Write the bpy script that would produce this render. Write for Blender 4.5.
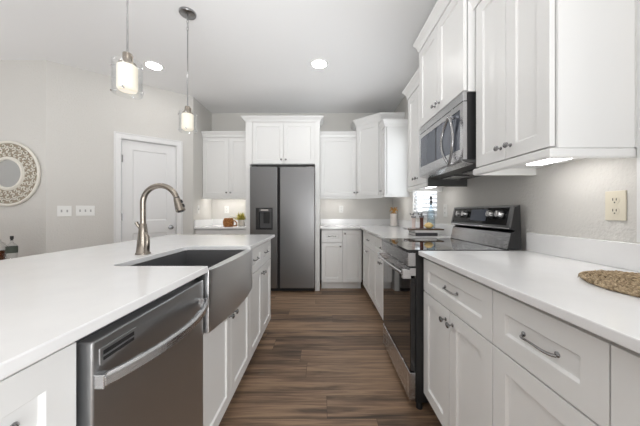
import bpy, bmesh, math, random
from mathutils import Vector, Matrix, noise
random.seed(7)
PI = math.pi
S = bpy.context.scene
for o in list(bpy.data.objects): bpy.data.objects.remove(o)
C = S.collection

# ------------------------------------------------------------------ camera, world, lights, exposure
cam_d = bpy.data.cameras.new('camera'); cam = bpy.data.objects.new('camera', cam_d); C.objects.link(cam)
cam.location = (0, 0, 1.132); cam.rotation_euler = (PI/2, 0, 0)
cam_d.sensor_width = 36; cam_d.lens = 36*260/640; cam_d.shift_x = -2.5/640; cam_d.shift_y = -1.0/640
cam_d.clip_start = .01
S.camera = cam
S.view_settings.view_transform = 'Standard'; S.view_settings.look = 'None'
S.view_settings.gamma = 1; S.view_settings.use_curve_mapping = False
S.view_settings.exposure = 0.0
W = bpy.data.worlds.new('daylight'); S.world = W; W.use_nodes = True
bgn = W.node_tree.nodes['Background']; bgn.inputs[0].default_value = (.93, .965, 1, 1); bgn.inputs[1].default_value = .4

def area(name, loc, rot, sx, sy, power, col=(1, 1, 1)):
    d = bpy.data.lights.new(name, 'AREA'); d.shape = 'RECTANGLE'; d.size = sx; d.size_y = sy; d.energy = power; d.color = col
    o = bpy.data.objects.new(name, d); C.objects.link(o); o.location = loc; o.rotation_euler = rot
    return o
CEIL = 2.78
XR, YB = 1.17, 4.34
# off-camera fill lights added to brighten the room, and daylight at the kitchen window
def aim(o, target, spread=180):
    o.rotation_euler = (Vector(target)-o.location).to_track_quat('-Z', 'Y').to_euler(); o.data.spread = math.radians(spread)
def aim(o, target, spread=180):
    o.rotation_euler = (Vector(target)-o.location).to_track_quat('-Z', 'Y').to_euler(); o.data.spread = math.radians(spread)
area('ceiling_fill', (-.9, -1.8, 1.25), (PI, 0, 0), 2.6, 2.2, 40, (.965, .985, 1))  # added upward fill behind the camera, brightens the ceiling
area('ceiling_fill_left', (-3.6, .6, .9), (PI, 0, 0), 1.6, 2.4, 33, (.965, .985, 1))  # second added upward fill, out of view to the left
aim(area('far_ceiling_fill', (-.3, -1.0, .8), (0, 0, 0), 1.0, .5, 9.5, (.965, .985, 1)), (-.3, 2.3, CEIL), 60)  # added narrow fill that lifts the far part of the ceiling
area('high_rear_fill', (-1.6, -4.9, 2.35), (PI/2, 0, 0), 5.6, .6, 5, (.965, .985, 1))  # added wide fill high at the rear, no window is built there
area('low_rear_fill', (.80, -4.9, .85), (PI/2, 0, 0), .75, 1.6, 66, (.965, .985, 1))  # added low rear fill for the lower fronts, no door is built there
area('kitchen_window_daylight', (XR+.10, 3.015, 1.59), (0, PI/2, 0), .98, .66, 13.5, (.95, .97, 1))
area('patio_fill', (XR+.05, -1.6, 1.05), (0, PI/2, 0), 2.0, 2.4, 66, (.965, .985, 1))  # added side fill standing in the added patio opening

# ------------------------------------------------------------------ materials
def mat(name, col, rough=.5, metal=0, **kw):
    m = bpy.data.materials.new(name); m.use_nodes = True
    b = m.node_tree.nodes['Principled BSDF']
    b.inputs['Base Color'].default_value = (*col, 1); b.inputs['Roughness'].default_value = rough
    b.inputs['Metallic'].default_value = metal
    for k, v in kw.items():
        b.inputs[k.replace('_', ' ')].default_value = v
    return m
def nodes(m): return m.node_tree.nodes, m.node_tree.links, m.node_tree.nodes['Principled BSDF']
def add_noise_bump(m, scale, dist, strength=.3, stretch=(1, 1, 1), detail=4):
    n, l, b = nodes(m)
    tc = n.new('ShaderNodeTexCoord'); mp = n.new('ShaderNodeMapping'); mp.inputs['Scale'].default_value = stretch
    t = n.new('ShaderNodeTexNoise'); t.inputs['Scale'].default_value = scale; t.inputs['Detail'].default_value = detail
    bp = n.new('ShaderNodeBump'); bp.inputs['Distance'].default_value = dist; bp.inputs['Strength'].default_value = strength
    l.new(tc.outputs['Object'], mp.inputs['Vector']); l.new(mp.outputs[0], t.inputs['Vector'])
    l.new(t.outputs[0], bp.inputs['Height']); l.new(bp.outputs[0], b.inputs['Normal'])
    return t
def vary(m, c1, c2, scale, stretch=(1, 1, 1), lo=.35, hi=.65, detail=4):
    n, l, b = nodes(m)
    tc = n.new('ShaderNodeTexCoord'); mp = n.new('ShaderNodeMapping'); mp.inputs['Scale'].default_value = stretch
    t = n.new('ShaderNodeTexNoise'); t.inputs['Scale'].default_value = scale; t.inputs['Detail'].default_value = detail
    r = n.new('ShaderNodeValToRGB'); r.color_ramp.elements[0].position = lo; r.color_ramp.elements[1].position = hi
    r.color_ramp.elements[0].color = (*c1, 1); r.color_ramp.elements[1].color = (*c2, 1)
    l.new(tc.outputs['Object'], mp.inputs['Vector']); l.new(mp.outputs[0], t.inputs['Vector'])
    l.new(t.outputs[0], r.inputs[0]); l.new(r.outputs[0], b.inputs['Base Color'])
def steel(name, col, rough, stretch):
    m = mat(name, col, rough, 1.0)
    n, l, b = nodes(m)
    tc = n.new('ShaderNodeTexCoord'); mp = n.new('ShaderNodeMapping'); mp.inputs['Scale'].default_value = stretch
    t = n.new('ShaderNodeTexNoise'); t.inputs['Scale'].default_value = 6; t.inputs['Detail'].default_value = 5
    mr = n.new('ShaderNodeMapRange'); mr.inputs[3].default_value = rough-.03; mr.inputs[4].default_value = rough+.06
    l.new(tc.outputs['Object'], mp.inputs['Vector']); l.new(mp.outputs[0], t.inputs['Vector'])
    l.new(t.outputs[0], mr.inputs[0]); l.new(mr.outputs[0], b.inputs['Roughness'])
    return m
def emis(name, col, s, base=(.9, .9, .9)):
    m = mat(name, base, .5); b = m.node_tree.nodes['Principled BSDF']
    b.inputs['Emission Color'].default_value = (*col, 1); b.inputs['Emission Strength'].default_value = s
    return m
M = {}
M['wall'] = mat('wall_paint', (.665, .650, .620), .75); add_noise_bump(M['wall'], 70, .006, .6)
M['ceiling'] = mat('ceiling_paint', (.88, .88, .88), .85); add_noise_bump(M['ceiling'], 40, .002, .2)
M['cab'] = mat('white_cabinet_paint', (.84, .84, .83), .32)
M['trim'] = mat('white_trim_paint', (.80, .80, .80), .4)
M['quartz'] = mat('white_quartz', (.86, .86, .86), .13); vary(M['quartz'], (.84, .84, .845), (.87, .87, .87), 9, lo=.3, hi=.6, detail=8)
M['steel'] = steel('brushed_steel', (.60, .60, .61), .25, (3, 3, 260))
M['fridge'] = steel('dark_brushed_steel', (.21, .21, .213), .28, (1, 1, 60))
M['washer'] = steel('dark_washer_steel', (.48, .49, .50), .33, (1, 1, 60))
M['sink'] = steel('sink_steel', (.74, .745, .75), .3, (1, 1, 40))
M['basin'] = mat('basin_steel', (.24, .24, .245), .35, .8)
M['nickel'] = mat('brushed_nickel', (.33, .295, .255), .26, 1)
M['pewter'] = mat('pewter', (.34, .34, .345), .25, 1)
M['chrome'] = mat('chrome', (.75, .75, .76), .12, 1)
M['blackplastic'] = mat('black_plastic', (.012, .012, .013), .4)
M['blackglass'] = mat('black_glass', (.008, .008, .009), .04, Coat_Weight=.5)
M['greyplastic'] = mat('grey_plastic', (.10, .10, .105), .4)
M['display'] = mat('blue_grey_display', (.06, .075, .11), .15)
M['microglass'] = mat('microwave_window', (.14, .155, .19), .08, .5)
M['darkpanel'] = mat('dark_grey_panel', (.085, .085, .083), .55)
M['plate'] = mat('white_plate', (.82, .82, .80), .35)
M['almond'] = mat('almond_plate', (.72, .67, .55), .35)
M['slot'] = mat('dark_slot', (.03, .03, .03), .6)
M['gapblack'] = mat('gap_black', (.01, .01, .01), .7)
M['lamp'] = emis('downlight_lens', (1, .975, .94), 45)
M['strip'] = emis('strip_lens', (1, .97, .94), 11)
M['diffuser'] = emis('pendant_diffuser', (1, .9, .74), .55, (.6, .57, .5))
def glass(name, col=(1, 1, 1), gloss=.5):
    m = bpy.data.materials.new(name); m.use_nodes = True; n, l = m.node_tree.nodes, m.node_tree.links
    n.remove(n['Principled BSDF']); out = n['Material Output']
    tr = n.new('ShaderNodeBsdfTransparent'); tr.inputs[0].default_value = (*col, 1)
    gl = n.new('ShaderNodeBsdfGlossy'); gl.inputs['Roughness'].default_value = .03
    fr = n.new('ShaderNodeLayerWeight'); fr.inputs[0].default_value = .25; mu = n.new('ShaderNodeMath'); mu.operation = 'MULTIPLY'; mu.inputs[1].default_value = gloss
    mx = n.new('ShaderNodeMixShader'); l.new(fr.outputs['Facing'], mu.inputs[0]); l.new(mu.outputs[0], mx.inputs[0])
    l.new(tr.outputs[0], mx.inputs[1]); l.new(gl.outputs[0], mx.inputs[2]); l.new(mx.outputs[0], out.inputs[0])
    return m
M['glass'] = glass('clear_glass', (.97, .975, .975), .55); M['windowglass'] = glass('window_glass', (.98, .99, .99), .3)
M['blueglass'] = glass('pale_blue_glass', (.91, .955, .98), .9)
M['toggle'] = mat('grey_toggle', (.42, .42, .41), .4)
M['nookstrip'] = emis('bright_strip_lens', (1, .97, .93), 14)
M['amber'] = mat('amber_liquor', (.12, .04, .015), .1)
M['greenlabel'] = mat('dark_label', (.06, .075, .06), .6)
M['mirror'] = mat('mirror_glass', (.72, .74, .76), .08, 1)
M['frame'] = mat('whitewashed_frame', (.80, .77, .70), .6); add_noise_bump(M['frame'], 90, .002, .5)
M['frameback'] = mat('taupe_backing', (.36, .31, .24), .7)
M['blind'] = mat('white_blind', (.85, .86, .88), .5, Transmission_Weight=.0)
M['wicker'] = mat('wicker', (.40, .16, .04), .6); vary(M['wicker'], (.22, .075, .016), (.55, .25, .075), 60)
add_noise_bump(M['wicker'], 120, .004, .8)
M['leaf'] = mat('yellow_green_leaf', (.42, .42, .05), .5); vary(M['leaf'], (.22, .24, .03), (.80, .66, .14), 30)
M['pot'] = mat('cream_pot', (.80, .76, .70), .5)
M['straw'] = mat('seagrass', (.42, .28, .14), .8); vary(M['straw'], (.17, .115, .06), (.58, .45, .29), 75, detail=6)
M['woodboard'] = mat('dark_wood_board', (.09, .055, .03), .4); vary(M['woodboard'], (.05, .03, .018), (.15, .09, .05), 20, (1, 8, 1))
M['redmill'] = mat('dark_red_pepper', (.09, .022, .012), .3)
M['pinksalt'] = mat('pink_salt', (.74, .62, .58), .5)
M['lemon'] = mat('lemon_skin', (.84, .63, .28), .45); add_noise_bump(M['lemon'], 140, .002, .5)
M['paper'] = mat('white_paper', (.82, .81, .79), .7)
M['bookblack'] = mat('black_cover', (.035, .035, .04), .5)
M['gold'] = mat('gold_brown', (.55, .30, .09), .4, .3)
M['shell'] = mat('pale_filler', (.84, .76, .71), .6)
M['table'] = mat('console_wood', (.18, .11, .07), .5)

def floor_mat():
    m = mat('wood_plank_floor', (.2, .13, .08), .42); n, l, b = nodes(m)
    tc = n.new('ShaderNodeTexCoord')
    br = n.new('ShaderNodeTexBrick'); br.offset = 0; br.offset_frequency = 2
    br.inputs['Color1'].default_value = (0, 0, 0, 1); br.inputs['Color2'].default_value = (1, 1, 1, 1)
    br.inputs['Mortar'].default_value = (.5, .5, .5, 1)
    br.inputs['Scale'].default_value = 1; br.inputs['Mortar Size'].default_value = .0013
    br.inputs['Brick Width'].default_value = 1.22; br.inputs['Row Height'].default_value = .178
    sx = n.new('ShaderNodeSeparateXYZ'); l.new(tc.outputs['Object'], sx.inputs[0])
    dv = n.new('ShaderNodeMath'); dv.operation = 'DIVIDE'; dv.inputs[1].default_value = .178; l.new(sx.outputs[1], dv.inputs[0])
    fl = n.new('ShaderNodeMath'); fl.operation = 'FLOOR'; l.new(dv.outputs[0], fl.inputs[0])
    wn = n.new('ShaderNodeTexWhiteNoise'); wn.noise_dimensions = '1D'; l.new(fl.outputs[0], wn.inputs['W'])
    ma = n.new('ShaderNodeMath'); ma.operation = 'MULTIPLY_ADD'; ma.inputs[1].default_value = 3.7; l.new(wn.outputs['Value'], ma.inputs[0]); l.new(sx.outputs[0], ma.inputs[2])
    cb = n.new('ShaderNodeCombineXYZ'); l.new(ma.outputs[0], cb.inputs[0]); l.new(sx.outputs[1], cb.inputs[1])
    l.new(cb.outputs[0], br.inputs['Vector'])
    # grain offset per plank
    add = n.new('ShaderNodeVectorMath'); add.operation = 'MULTIPLY_ADD'
    add.inputs[1].default_value = (7.3, 3.1, 5.7)
    l.new(br.outputs['Color'], add.inputs[0]); l.new(tc.outputs['Object'], add.inputs[2])
    mp = n.new('ShaderNodeMapping'); mp.inputs['Scale'].default_value = (1.1, 15, 1); l.new(add.outputs[0], mp.inputs['Vector'])
    g = n.new('ShaderNodeTexNoise'); g.inputs['Scale'].default_value = 1.5; g.inputs['Detail'].default_value = 7; g.inputs['Roughness'].default_value = .6
    g.inputs['Distortion'].default_value = .5
    l.new(mp.outputs[0], g.inputs['Vector'])
    mp2 = n.new('ShaderNodeMapping'); mp2.inputs['Scale'].default_value = (3, 60, 1); l.new(add.outputs[0], mp2.inputs['Vector'])
    g2 = n.new('ShaderNodeTexNoise'); g2.inputs['Scale'].default_value = 2; g2.inputs['Detail'].default_value = 5; l.new(mp2.outputs[0], g2.inputs['Vector'])
    m1 = n.new('ShaderNodeMath'); m1.operation = 'MULTIPLY_ADD'; m1.inputs[1].default_value = .19; l.new(br.outputs['Color'], m1.inputs[0])
    m2 = n.new('ShaderNodeMath'); m2.operation = 'MULTIPLY_ADD'; m2.inputs[1].default_value = 1.3; l.new(g.outputs[0], m2.inputs[0]); m2.inputs[2].default_value = -.27
    l.new(m2.outputs[0], m1.inputs[2])
    m3 = n.new('ShaderNodeMath'); m3.operation = 'MULTIPLY_ADD'; m3.inputs[1].default_value = .18; l.new(g2.outputs[0], m3.inputs[0]); l.new(m1.outputs[0], m3.inputs[2])
    r = n.new('ShaderNodeValToRGB'); e = r.color_ramp.elements
    e[0].position = .25; e[0].color = (.050, .034, .024, 1); e[1].position = .72; e[1].color = (.37, .245, .155, 1)
    x = e.new(.40); x.color = (.125, .080, .053, 1); x = e.new(.54); x.color = (.235, .150, .096, 1)
    l.new(m3.outputs[0], r.inputs[0])
    mx = n.new('ShaderNodeMix'); mx.data_type = 'RGBA'; mx.inputs[7].default_value = (.065, .043, .03, 1)
    l.new(br.outputs['Fac'], mx.inputs[0]); l.new(r.outputs[0], mx.inputs[6]); l.new(mx.outputs[2], b.inputs['Base Color'])
    bp = n.new('ShaderNodeBump'); bp.inputs['Distance'].default_value = .001; bp.inputs['Strength'].default_value = .4
    l.new(g2.outputs[0], bp.inputs['Height']); l.new(bp.outputs[0], b.inputs['Normal'])
    return m
M['floor'] = floor_mat()

# ------------------------------------------------------------------ mesh helpers
def BM(): return bmesh.new()
def box(bm, x0, x1, y0, y1, z0, z1):
    x0, x1 = sorted((x0, x1)); y0, y1 = sorted((y0, y1)); z0, z1 = sorted((z0, z1))
    v = [bm.verts.new(p) for p in ((x0,y0,z0),(x1,y0,z0),(x1,y1,z0),(x0,y1,z0),(x0,y0,z1),(x1,y0,z1),(x1,y1,z1),(x0,y1,z1))]
    for f in ((3,2,1,0),(4,5,6,7),(0,1,5,4),(1,2,6,5),(2,3,7,6),(3,0,4,7)): bm.faces.new([v[i] for i in f])
    return bm
def frame_of(d):
    d = d.normalized(); a = Vector((0, 0, 1)) if abs(d.z) < .9 else Vector((1, 0, 0))
    u = d.cross(a).normalized(); return u, d.cross(u).normalized()
def tube(bm, pts, r, seg=10, cap=True, closed=False, flat=1.0):
    pts = [Vector(p) for p in pts]; n = len(pts)
    rs = r if isinstance(r, (list, tuple)) else [r]*n
    rings = []; u = None
    for i, p in enumerate(pts):
        if closed: d = pts[(i+1) % n]-pts[i-1]
        else: d = pts[min(i+1, n-1)]-pts[max(i-1, 0)]
        if d.length < 1e-9: d = Vector((0, 0, 1))
        d.normalize()
        if u is None: u, w = frame_of(d)
        else:
            u = u-d*u.dot(d)
            if u.length < 1e-6: u, w = frame_of(d)
            u.normalize(); w = d.cross(u)
        rings.append([bm.verts.new(p+(u*math.cos(2*PI*k/seg)+w*math.sin(2*PI*k/seg)*flat)*rs[i]) for k in range(seg)])
    m = n if closed else n-1
    for i in range(m):
        a, b = rings[i], rings[(i+1) % n]
        for k in range(seg): bm.faces.new((a[k], a[(k+1) % seg], b[(k+1) % seg], b[k]))
    if cap and not closed:
        bm.faces.new(rings[0][::-1]); bm.faces.new(rings[-1])
    return bm
def lathe(bm, prof, c=(0, 0, 0), seg=24, axis='z'):
    c = Vector(c); rings = []
    for r, h in prof:
        ring = []
        for k in range(seg):
            a = 2*PI*k/seg; x, y = r*math.cos(a), r*math.sin(a)
            v = {'z': (x, y, h), '-y': (x, -h, y), 'x': (h, x, y), '-x': (-h, x, y)}[axis]
            ring.append(bm.verts.new(c+Vector(v)))
        rings.append(ring)
    for a, b in zip(rings, rings[1:]):
        for k in range(seg): bm.faces.new((a[k], a[(k+1) % seg], b[(k+1) % seg], b[k]))
    if prof[0] != prof[-1]:
        if prof[0][0] > 1e-6: bm.faces.new(rings[0][::-1])
        if prof[-1][0] > 1e-6: bm.faces.new(rings[-1])
    bmesh.ops.remove_doubles(bm, verts=bm.verts, dist=1e-7)
    return bm
def prism(bm, poly, z0, z1):
    a = [bm.verts.new((x, y, z0)) for x, y in poly]; b = [bm.verts.new((x, y, z1)) for x, y in poly]; n = len(poly)
    bm.faces.new(a[::-1]); bm.faces.new(b)
    for i in range(n): bm.faces.new((a[i], a[(i+1) % n], b[(i+1) % n], b[i]))
    return bm
def prism_y(bm, poly, y0, y1):      # poly in (x,z)
    a = [bm.verts.new((x, y0, z)) for x, z in poly]; b = [bm.verts.new((x, y1, z)) for x, z in poly]; n = len(poly)
    bm.faces.new(a); bm.faces.new(b[::-1])
    for i in range(n): bm.faces.new((a[i], b[i], b[(i+1) % n], a[(i+1) % n]))
    return bm
def sweep(bm, path, prof, caps=True):   # path in plan, profile (offset to the right of travel, z)
    n = len(path); P = [Vector((x, y)) for x, y in path]; offs = []
    for i in range(n):
        nn = []
        if i > 0: d = (P[i]-P[i-1]).normalized(); nn.append(Vector((d.y, -d.x)))
        if i < n-1: d = (P[i+1]-P[i]).normalized(); nn.append(Vector((d.y, -d.x)))
        if len(nn) == 2:
            s = (nn[0]+nn[1]).normalized(); offs.append(s/max(.2, s.dot(nn[0])))
        else: offs.append(nn[0])
    rings = [[bm.verts.new((P[i].x+offs[i].x*o, P[i].y+offs[i].y*o, z)) for o, z in prof] for i in range(n)]
    m = len(prof)
    for a, b in zip(rings, rings[1:]):
        for k in range(m): bm.faces.new((a[k], b[k], b[(k+1) % m], a[(k+1) % m]))
    if caps: bm.faces.new(rings[0]); bm.faces.new(rings[-1][::-1])
    return bm
def link(name, bm, m, parent=None, smooth=False, bevel=0, seg=2):
    bmesh.ops.recalc_face_normals(bm, faces=bm.faces)
    me = bpy.data.meshes.new(name); bm.to_mesh(me); bm.free()
    me.materials.append(M[m] if isinstance(m, str) else m)
    if smooth:
        for p in me.polygons: p.use_smooth = True
        try: me.set_sharp_from_angle(angle=math.radians(40))
        except Exception: pass
    o = bpy.data.objects.new(name, me); C.objects.link(o)
    if parent: o.parent = parent
    if bevel:
        b = o.modifiers.new('edge', 'BEVEL'); b.width = bevel; b.segments = seg; b.limit_method = 'ANGLE'; b.angle_limit = math.radians(40)
    return o
def tag(o, label, cat, group=None):
    o['label'] = label; o['category'] = cat
    if group: o['group'] = group
    return o
def thing(name, label, cat, loc=(0, 0, 0), rotz=0, group=None):
    o = bpy.data.objects.new(name, None); o.empty_display_size = .05; C.objects.link(o)
    o.location = loc; o.rotation_euler = (0, 0, rotz)
    return tag(o, label, cat, group)
def struct(name, bm, m, parent=None, bevel=0):
    o = link(name, bm, m, parent, bevel=bevel)
    if parent is None: o['kind'] = 'structure'
    return o

# ------------------------------------------------------------------ room
XR, YB = 1.17, 4.34
ZU = 1.37
struct('floor', box(BM(), -6.2, XR+.12, -5, YB+.12, -.1, 0), 'floor')
struct('ceiling', box(BM(), -6.2, XR+.12, -5, YB+.12, CEIL, CEIL+.1), 'ceiling')
WY0, WY1, WZ0, WZ1 = 2.66, 3.37, 1.06, 2.12
bm = BM()
box(bm, XR, XR+.12, .86, WY0, 0, CEIL); box(bm, XR, XR+.12, -5, -2.9, 0, CEIL); box(bm, XR, XR+.12, -2.9, -.3, 2.1, CEIL)  # unseen patio opening added to let light in from the right
box(bm, XR, XR+.12, -.3, 0, 0, CEIL); box(bm, XR, XR+.12, 0, .86, 0, 1.06); box(bm, XR, XR+.12, 0, .86, 2.18, CEIL); box(bm, XR, XR+.12, WY1, YB+.12, 0, CEIL)
box(bm, XR, XR+.12, WY0, WY1, 0, WZ0); box(bm, XR, XR+.12, WY0, WY1, WZ1, CEIL)
struct('wall_right', bm, 'wall')
struct('wall_back', box(BM(), -1.85, XR, YB, YB+.12, 0, CEIL), 'wall')
struct('wall_nook', prism(BM(), [(-1.85, 3.72), (-1.85, YB+.12), (-1.95, YB+.12), (-1.95, 3.75)], 0, CEIL), 'wall')
struct('wall_rear', box(BM(), -6.2, XR, -5.12, -5, 0, CEIL), 'wall')
struct('wall_far_left', box(BM(), -6.32, -6.2, -1.0, 2.94, 0, CEIL), 'wall')
struct('wall_left', box(BM(), -6.2, -3.0, 2.82, 2.94, 0, CEIL), 'wall')
# angled wall with the pantry door: local x runs along it
AW, BW = Vector((-3.0, 2.82)), Vector((-1.85, 3.72))
UW = (BW-AW); LW = UW.length; TH = math.atan2(UW.y, UW.x); UW = UW/LW
def wall_s(px):       # distance along the angled wall that a picture column meets
    r = (px-322.5)/260
    return (AW.x-r*AW.y)/(r*UW.y-UW.x)
s0, s1 = wall_s(113.7), wall_s(182.4)
CW = .075; d0, d1 = s0+CW, s1-CW; DH = 2.04
bm = BM()
box(bm, 0, d0-.012, 0, .11, 0, CEIL); box(bm, d1+.012, LW, 0, .11, 0, CEIL); box(bm, d0-.012, d1+.012, 0, .11, DH+.012, CEIL)
wa = struct('wall_angled', bm, 'wall'); wa.location = (AW.x, AW.y, 0); wa.rotation_euler = (0, 0, TH)

def panel_front(bm, x0, x1, z0, z1, y0, t, insets, rec=.009, sl=.005):
    """slab with recessed shaker panels; insets are rectangles; front faces -y"""
    xs = sorted({x0, x1} | {v for i in insets for v in i[:2]}); zs = sorted({z0, z1} | {v for i in insets for v in i[2:]})
    def inside(a, b):
        for i in insets:
            if i[0]-1e-6 <= a and b[0] <= i[1]+1e-6 and i[2]-1e-6 <= a_z and b[1] <= i[3]+1e-6: return True
        return False
    vc = {}
    def V(x, y, z):
        k = (round(x, 6), round(y, 6), round(z, 6))
        if k not in vc: vc[k] = bm.verts.new((x, y, z))
        return vc[k]
    for i in range(len(xs)-1):
        for j in range(len(zs)-1):
            a_z = zs[j]
            if inside(xs[i], (xs[i+1], zs[j+1])): continue
            bm.faces.new((V(xs[i], y0, zs[j]), V(xs[i+1], y0, zs[j]), V(xs[i+1], y0, zs[j+1]), V(xs[i], y0, zs[j+1])))
    for (a, b, c, d) in insets:
        o = [(a, c), (b, c), (b, d), (a, d)]; q = [(a+sl, c+sl), (b-sl, c+sl), (b-sl, d-sl), (a+sl, d-sl)]
        for k in range(4):
            k2 = (k+1) % 4
            bm.faces.new((V(o[k][0], y0, o[k][1]), V(o[k2][0], y0, o[k2][1]), V(q[k2][0], y0+rec, q[k2][1]), V(q[k][0], y0+rec, q[k][1])))
        bm.faces.new([V(p[0], y0+rec, p[1]) for p in q])
    def side(pts):
        for (p, q) in zip(pts, pts[1:]): bm.faces.new((V(p[0], y0, p[1]), V(q[0], y0, q[1]), V(q[0], y0+t, q[1]), V(p[0], y0+t, p[1])))
    side([(x, z0) for x in xs]); side([(x, z1) for x in xs]); side([(x0, z) for z in zs]); side([(x1, z) for z in zs])
    ring = [(x, z0) for x in xs]+[(x1, z) for z in zs[1:]]+[(x, z1) for x in xs[::-1][1:]]+[(x0, z) for z in zs[::-1][1:-1]]
    bm.faces.new([V(x, y0+t, z) for x, z in ring])
    return bm

door = bpy.data.objects.new('door_1', None); C.objects.link(door); door.location = (AW.x, AW.y, 0); door.rotation_euler = (0, 0, TH)
door['kind'] = 'structure'; door['label'] = 'white two panel pantry door in the angled wall'
w = d1-d0; st = .11
link('door_slab', panel_front(BM(), d0+.003, d1-.003, .012, DH-.003, .022, .035,
     [(d0+st, d1-st, 1.02, DH-.115), (d0+st, d1-st, .22, .86)], .008, .012), 'trim', door, bevel=.001)
bm = BM(); box(bm, d0-.012, d0, -.001, .11, 0, DH+.012); box(bm, d1, d1+.012, -.001, .11, 0, DH+.012); box(bm, d0, d1, -.001, .11, DH, DH+.012)
link('door_jamb', bm, 'trim', door)
bm = BM(); prof = [(0, 0), (0, -.012), (-.012, -.018), (-.055, -.018), (-.066, -.024), (-CW, -.024), (-CW, 0)]
def casing(bm, a, b, z):
    # jamb casing left, head, right with mitres
    P = [(a, 0), (a, z), (b, z), (b, 0)]; off = [(-1, 0), (-1, 1), (1, 1), (1, 0)]; rings = []
    for (p, o) in zip(P, off): rings.append([bm.verts.new((p[0]+o[0]*(-q[0]), q[1], p[1]+o[1]*(-q[0]))) for q in prof])
    for r, s in zip(rings, rings[1:]):
        for k in range(len(prof)): bm.faces.new((r[k], s[k], s[(k+1) % len(prof)], r[(k+1) % len(prof)]))
    bm.faces.new(rings[0]); bm.faces.new(rings[-1])
casing(bm, d0, d1, DH); link('door_casing', bm, 'trim', door)
for z in (.25, 1.07, 1.80):
    bm = BM(); tube(bm, [(d0+.003, .012, z-.045), (d0+.003, .012, z+.045)], .007, 8); box(bm, d0+.003, d0+.016, .018, .024, z-.045, z+.045)
    link('hinge', bm, 'pewter', door)
bm = BM(); lathe(bm, [(.032, 0), (.032, .006), (.012, .01), (.011, .035), (.024, .042), (.029, .055), (.024, .068), (0, .072)], (d1-.065, .022, .925), 20, '-y')
link('door_knob', bm, 'pewter', door, smooth=True)

def baseboard(name, path, m='trim'):
    return struct(name, sweep(BM(), path, [(.0005, 0), (.014, 0), (.014, .10), (.008, .118), (.0005, .13)]), m)
def wpt(s, off=0): return (AW.x+UW.x*s+UW.y*off, AW.y+UW.y*s-UW.x*off)
baseboard('baseboard_left', [(-6.2, 2.82), (-3.0, 2.82), wpt(s0-.002)])
baseboard('baseboard_angled', [wpt(s1+.002), (-1.85, 3.72), (-1.85, 3.735)])
# casing on the right wall at the near end of the run
struct('trim_1', box(BM(), XR-.02, XR, .86, .953, 1.02, 2.2), 'trim', bevel=.003)

# window over the far counter
win = bpy.data.objects.new('window_1', None); C.objects.link(win); win.location = (XR, WY0, WZ0); win['kind'] = 'structure'
ww, wh = WY1-WY0, WZ1-WZ0
bm = BM()
box(bm, .05, .095, 0, .045, 0, wh); box(bm, .05, .095, ww-.045, ww, 0, wh); box(bm, .05, .10, .045, ww-.045, 0, .045); box(bm, .05, .10, .045, ww-.045, wh-.045, wh)
box(bm, .06, .09, .045, ww-.045, wh/2-.02, wh/2+.02)
link('window_frame', bm, 'trim', win)
link('window_pane', box(BM(), .072, .078, .045, ww-.045, .045, wh-.045), 'windowglass', win)
link('window_sill', box(BM(), -.02, .05, .001, ww-.001, .0, .018), 'trim', win, bevel=.003)
bl = thing('window_blind', 'white horizontal slat blind in the small window above the far right counter', 'blind', (XR+.012, WY0+.02, WZ0+.025))
bw = ww-.04
link('headrail', box(BM(), -.008, .03, 0, bw, wh-.075, wh-.03), 'blind', bl, bevel=.002)
bm = BM(); z = .035
while z < wh-.09:
    a = math.radians(38); cx, dz = .025*math.cos(a), .025*math.sin(a)
    prism_y(bm, [(.011-cx, z+dz), (.011+cx, z-dz), (.011+cx+.001, z-dz+.0022), (.011-cx+.001, z+dz+.0022)], 0, bw); z += .046
link('slats', bm, 'blind', bl)
link('bottom_rail', box(BM(), -.008, .03, 0, bw, 0, .016), 'blind', bl, bevel=.002)
bm = BM()
for y in (.12, bw-.12): tube(bm, [(-.012, y, .01), (-.012, y, wh-.06)], .0012, 5)
link('ladder_cord', bm, 'blind', bl)

# ------------------------------------------------------------------ cabinets
def knob(parent, x, z, y=0):
    bm = BM(); lathe(bm, [(.0085, 0), (.0085, .002), (.0042, .004), (.0036, .014), (.008, .018), (.0125, .022), (.012, .026), (.006, .029), (0, .0295)], (x, y, z), 14, '-y')
    for v in bm.verts:                       # slightly oval head
        if v.co.y < y-.016: v.co.x = x+(v.co.x-x)*1.25
    return link('knob', bm, 'pewter', parent, smooth=True)
def pull(parent, x, z, y=0, w=.096):
    bm = BM(); n = 18; pts = []; rs = []
    for i in range(n+1):
        t = i/n; u = (t-.5)*w*1.12
        pts.append((x+u, y-.004-.024*math.sin(PI*t)**.6, z+.004*math.cos(PI*(t-.5)*2))); rs.append(.0028+.0016*abs(math.cos(PI*t))**2)
    tube(bm, pts, rs, 8)
    for s in (-1, 1): lathe(bm, [(.0075, 0), (.0075, .002), (.004, .005), (0, .0055)], (x+s*w*.56, y, z), 12, '-y')
    return link('pull', bm, 'pewter', parent, smooth=True)
STILE = .058
def front(parent, kind, x0, x1, z0, z1, hw=None, stile=STILE):
    g = .0018; x0 += g; x1 -= g; z0 += g; z1 -= g
    s = min(stile, (z1-z0)*.34) if kind == 'drawer' else stile
    d = link(kind, panel_front(BM(), x0, x1, z0, z1, 0, .02, [(x0+stile, x1-stile, z0+s, z1-s)]), 'cab', parent, bevel=.0012)
    if hw == 'pull': pull(d, (x0+x1)/2, (z0+z1)/2, .009)
    elif hw:
        kx = x0+.03 if 'L' in hw else x1-.03
        kz = z1-.05 if 'T' in hw else z0+.055
        knob(d, kx, kz)
    return d
ZC = .889            # underside of the slabs
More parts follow.
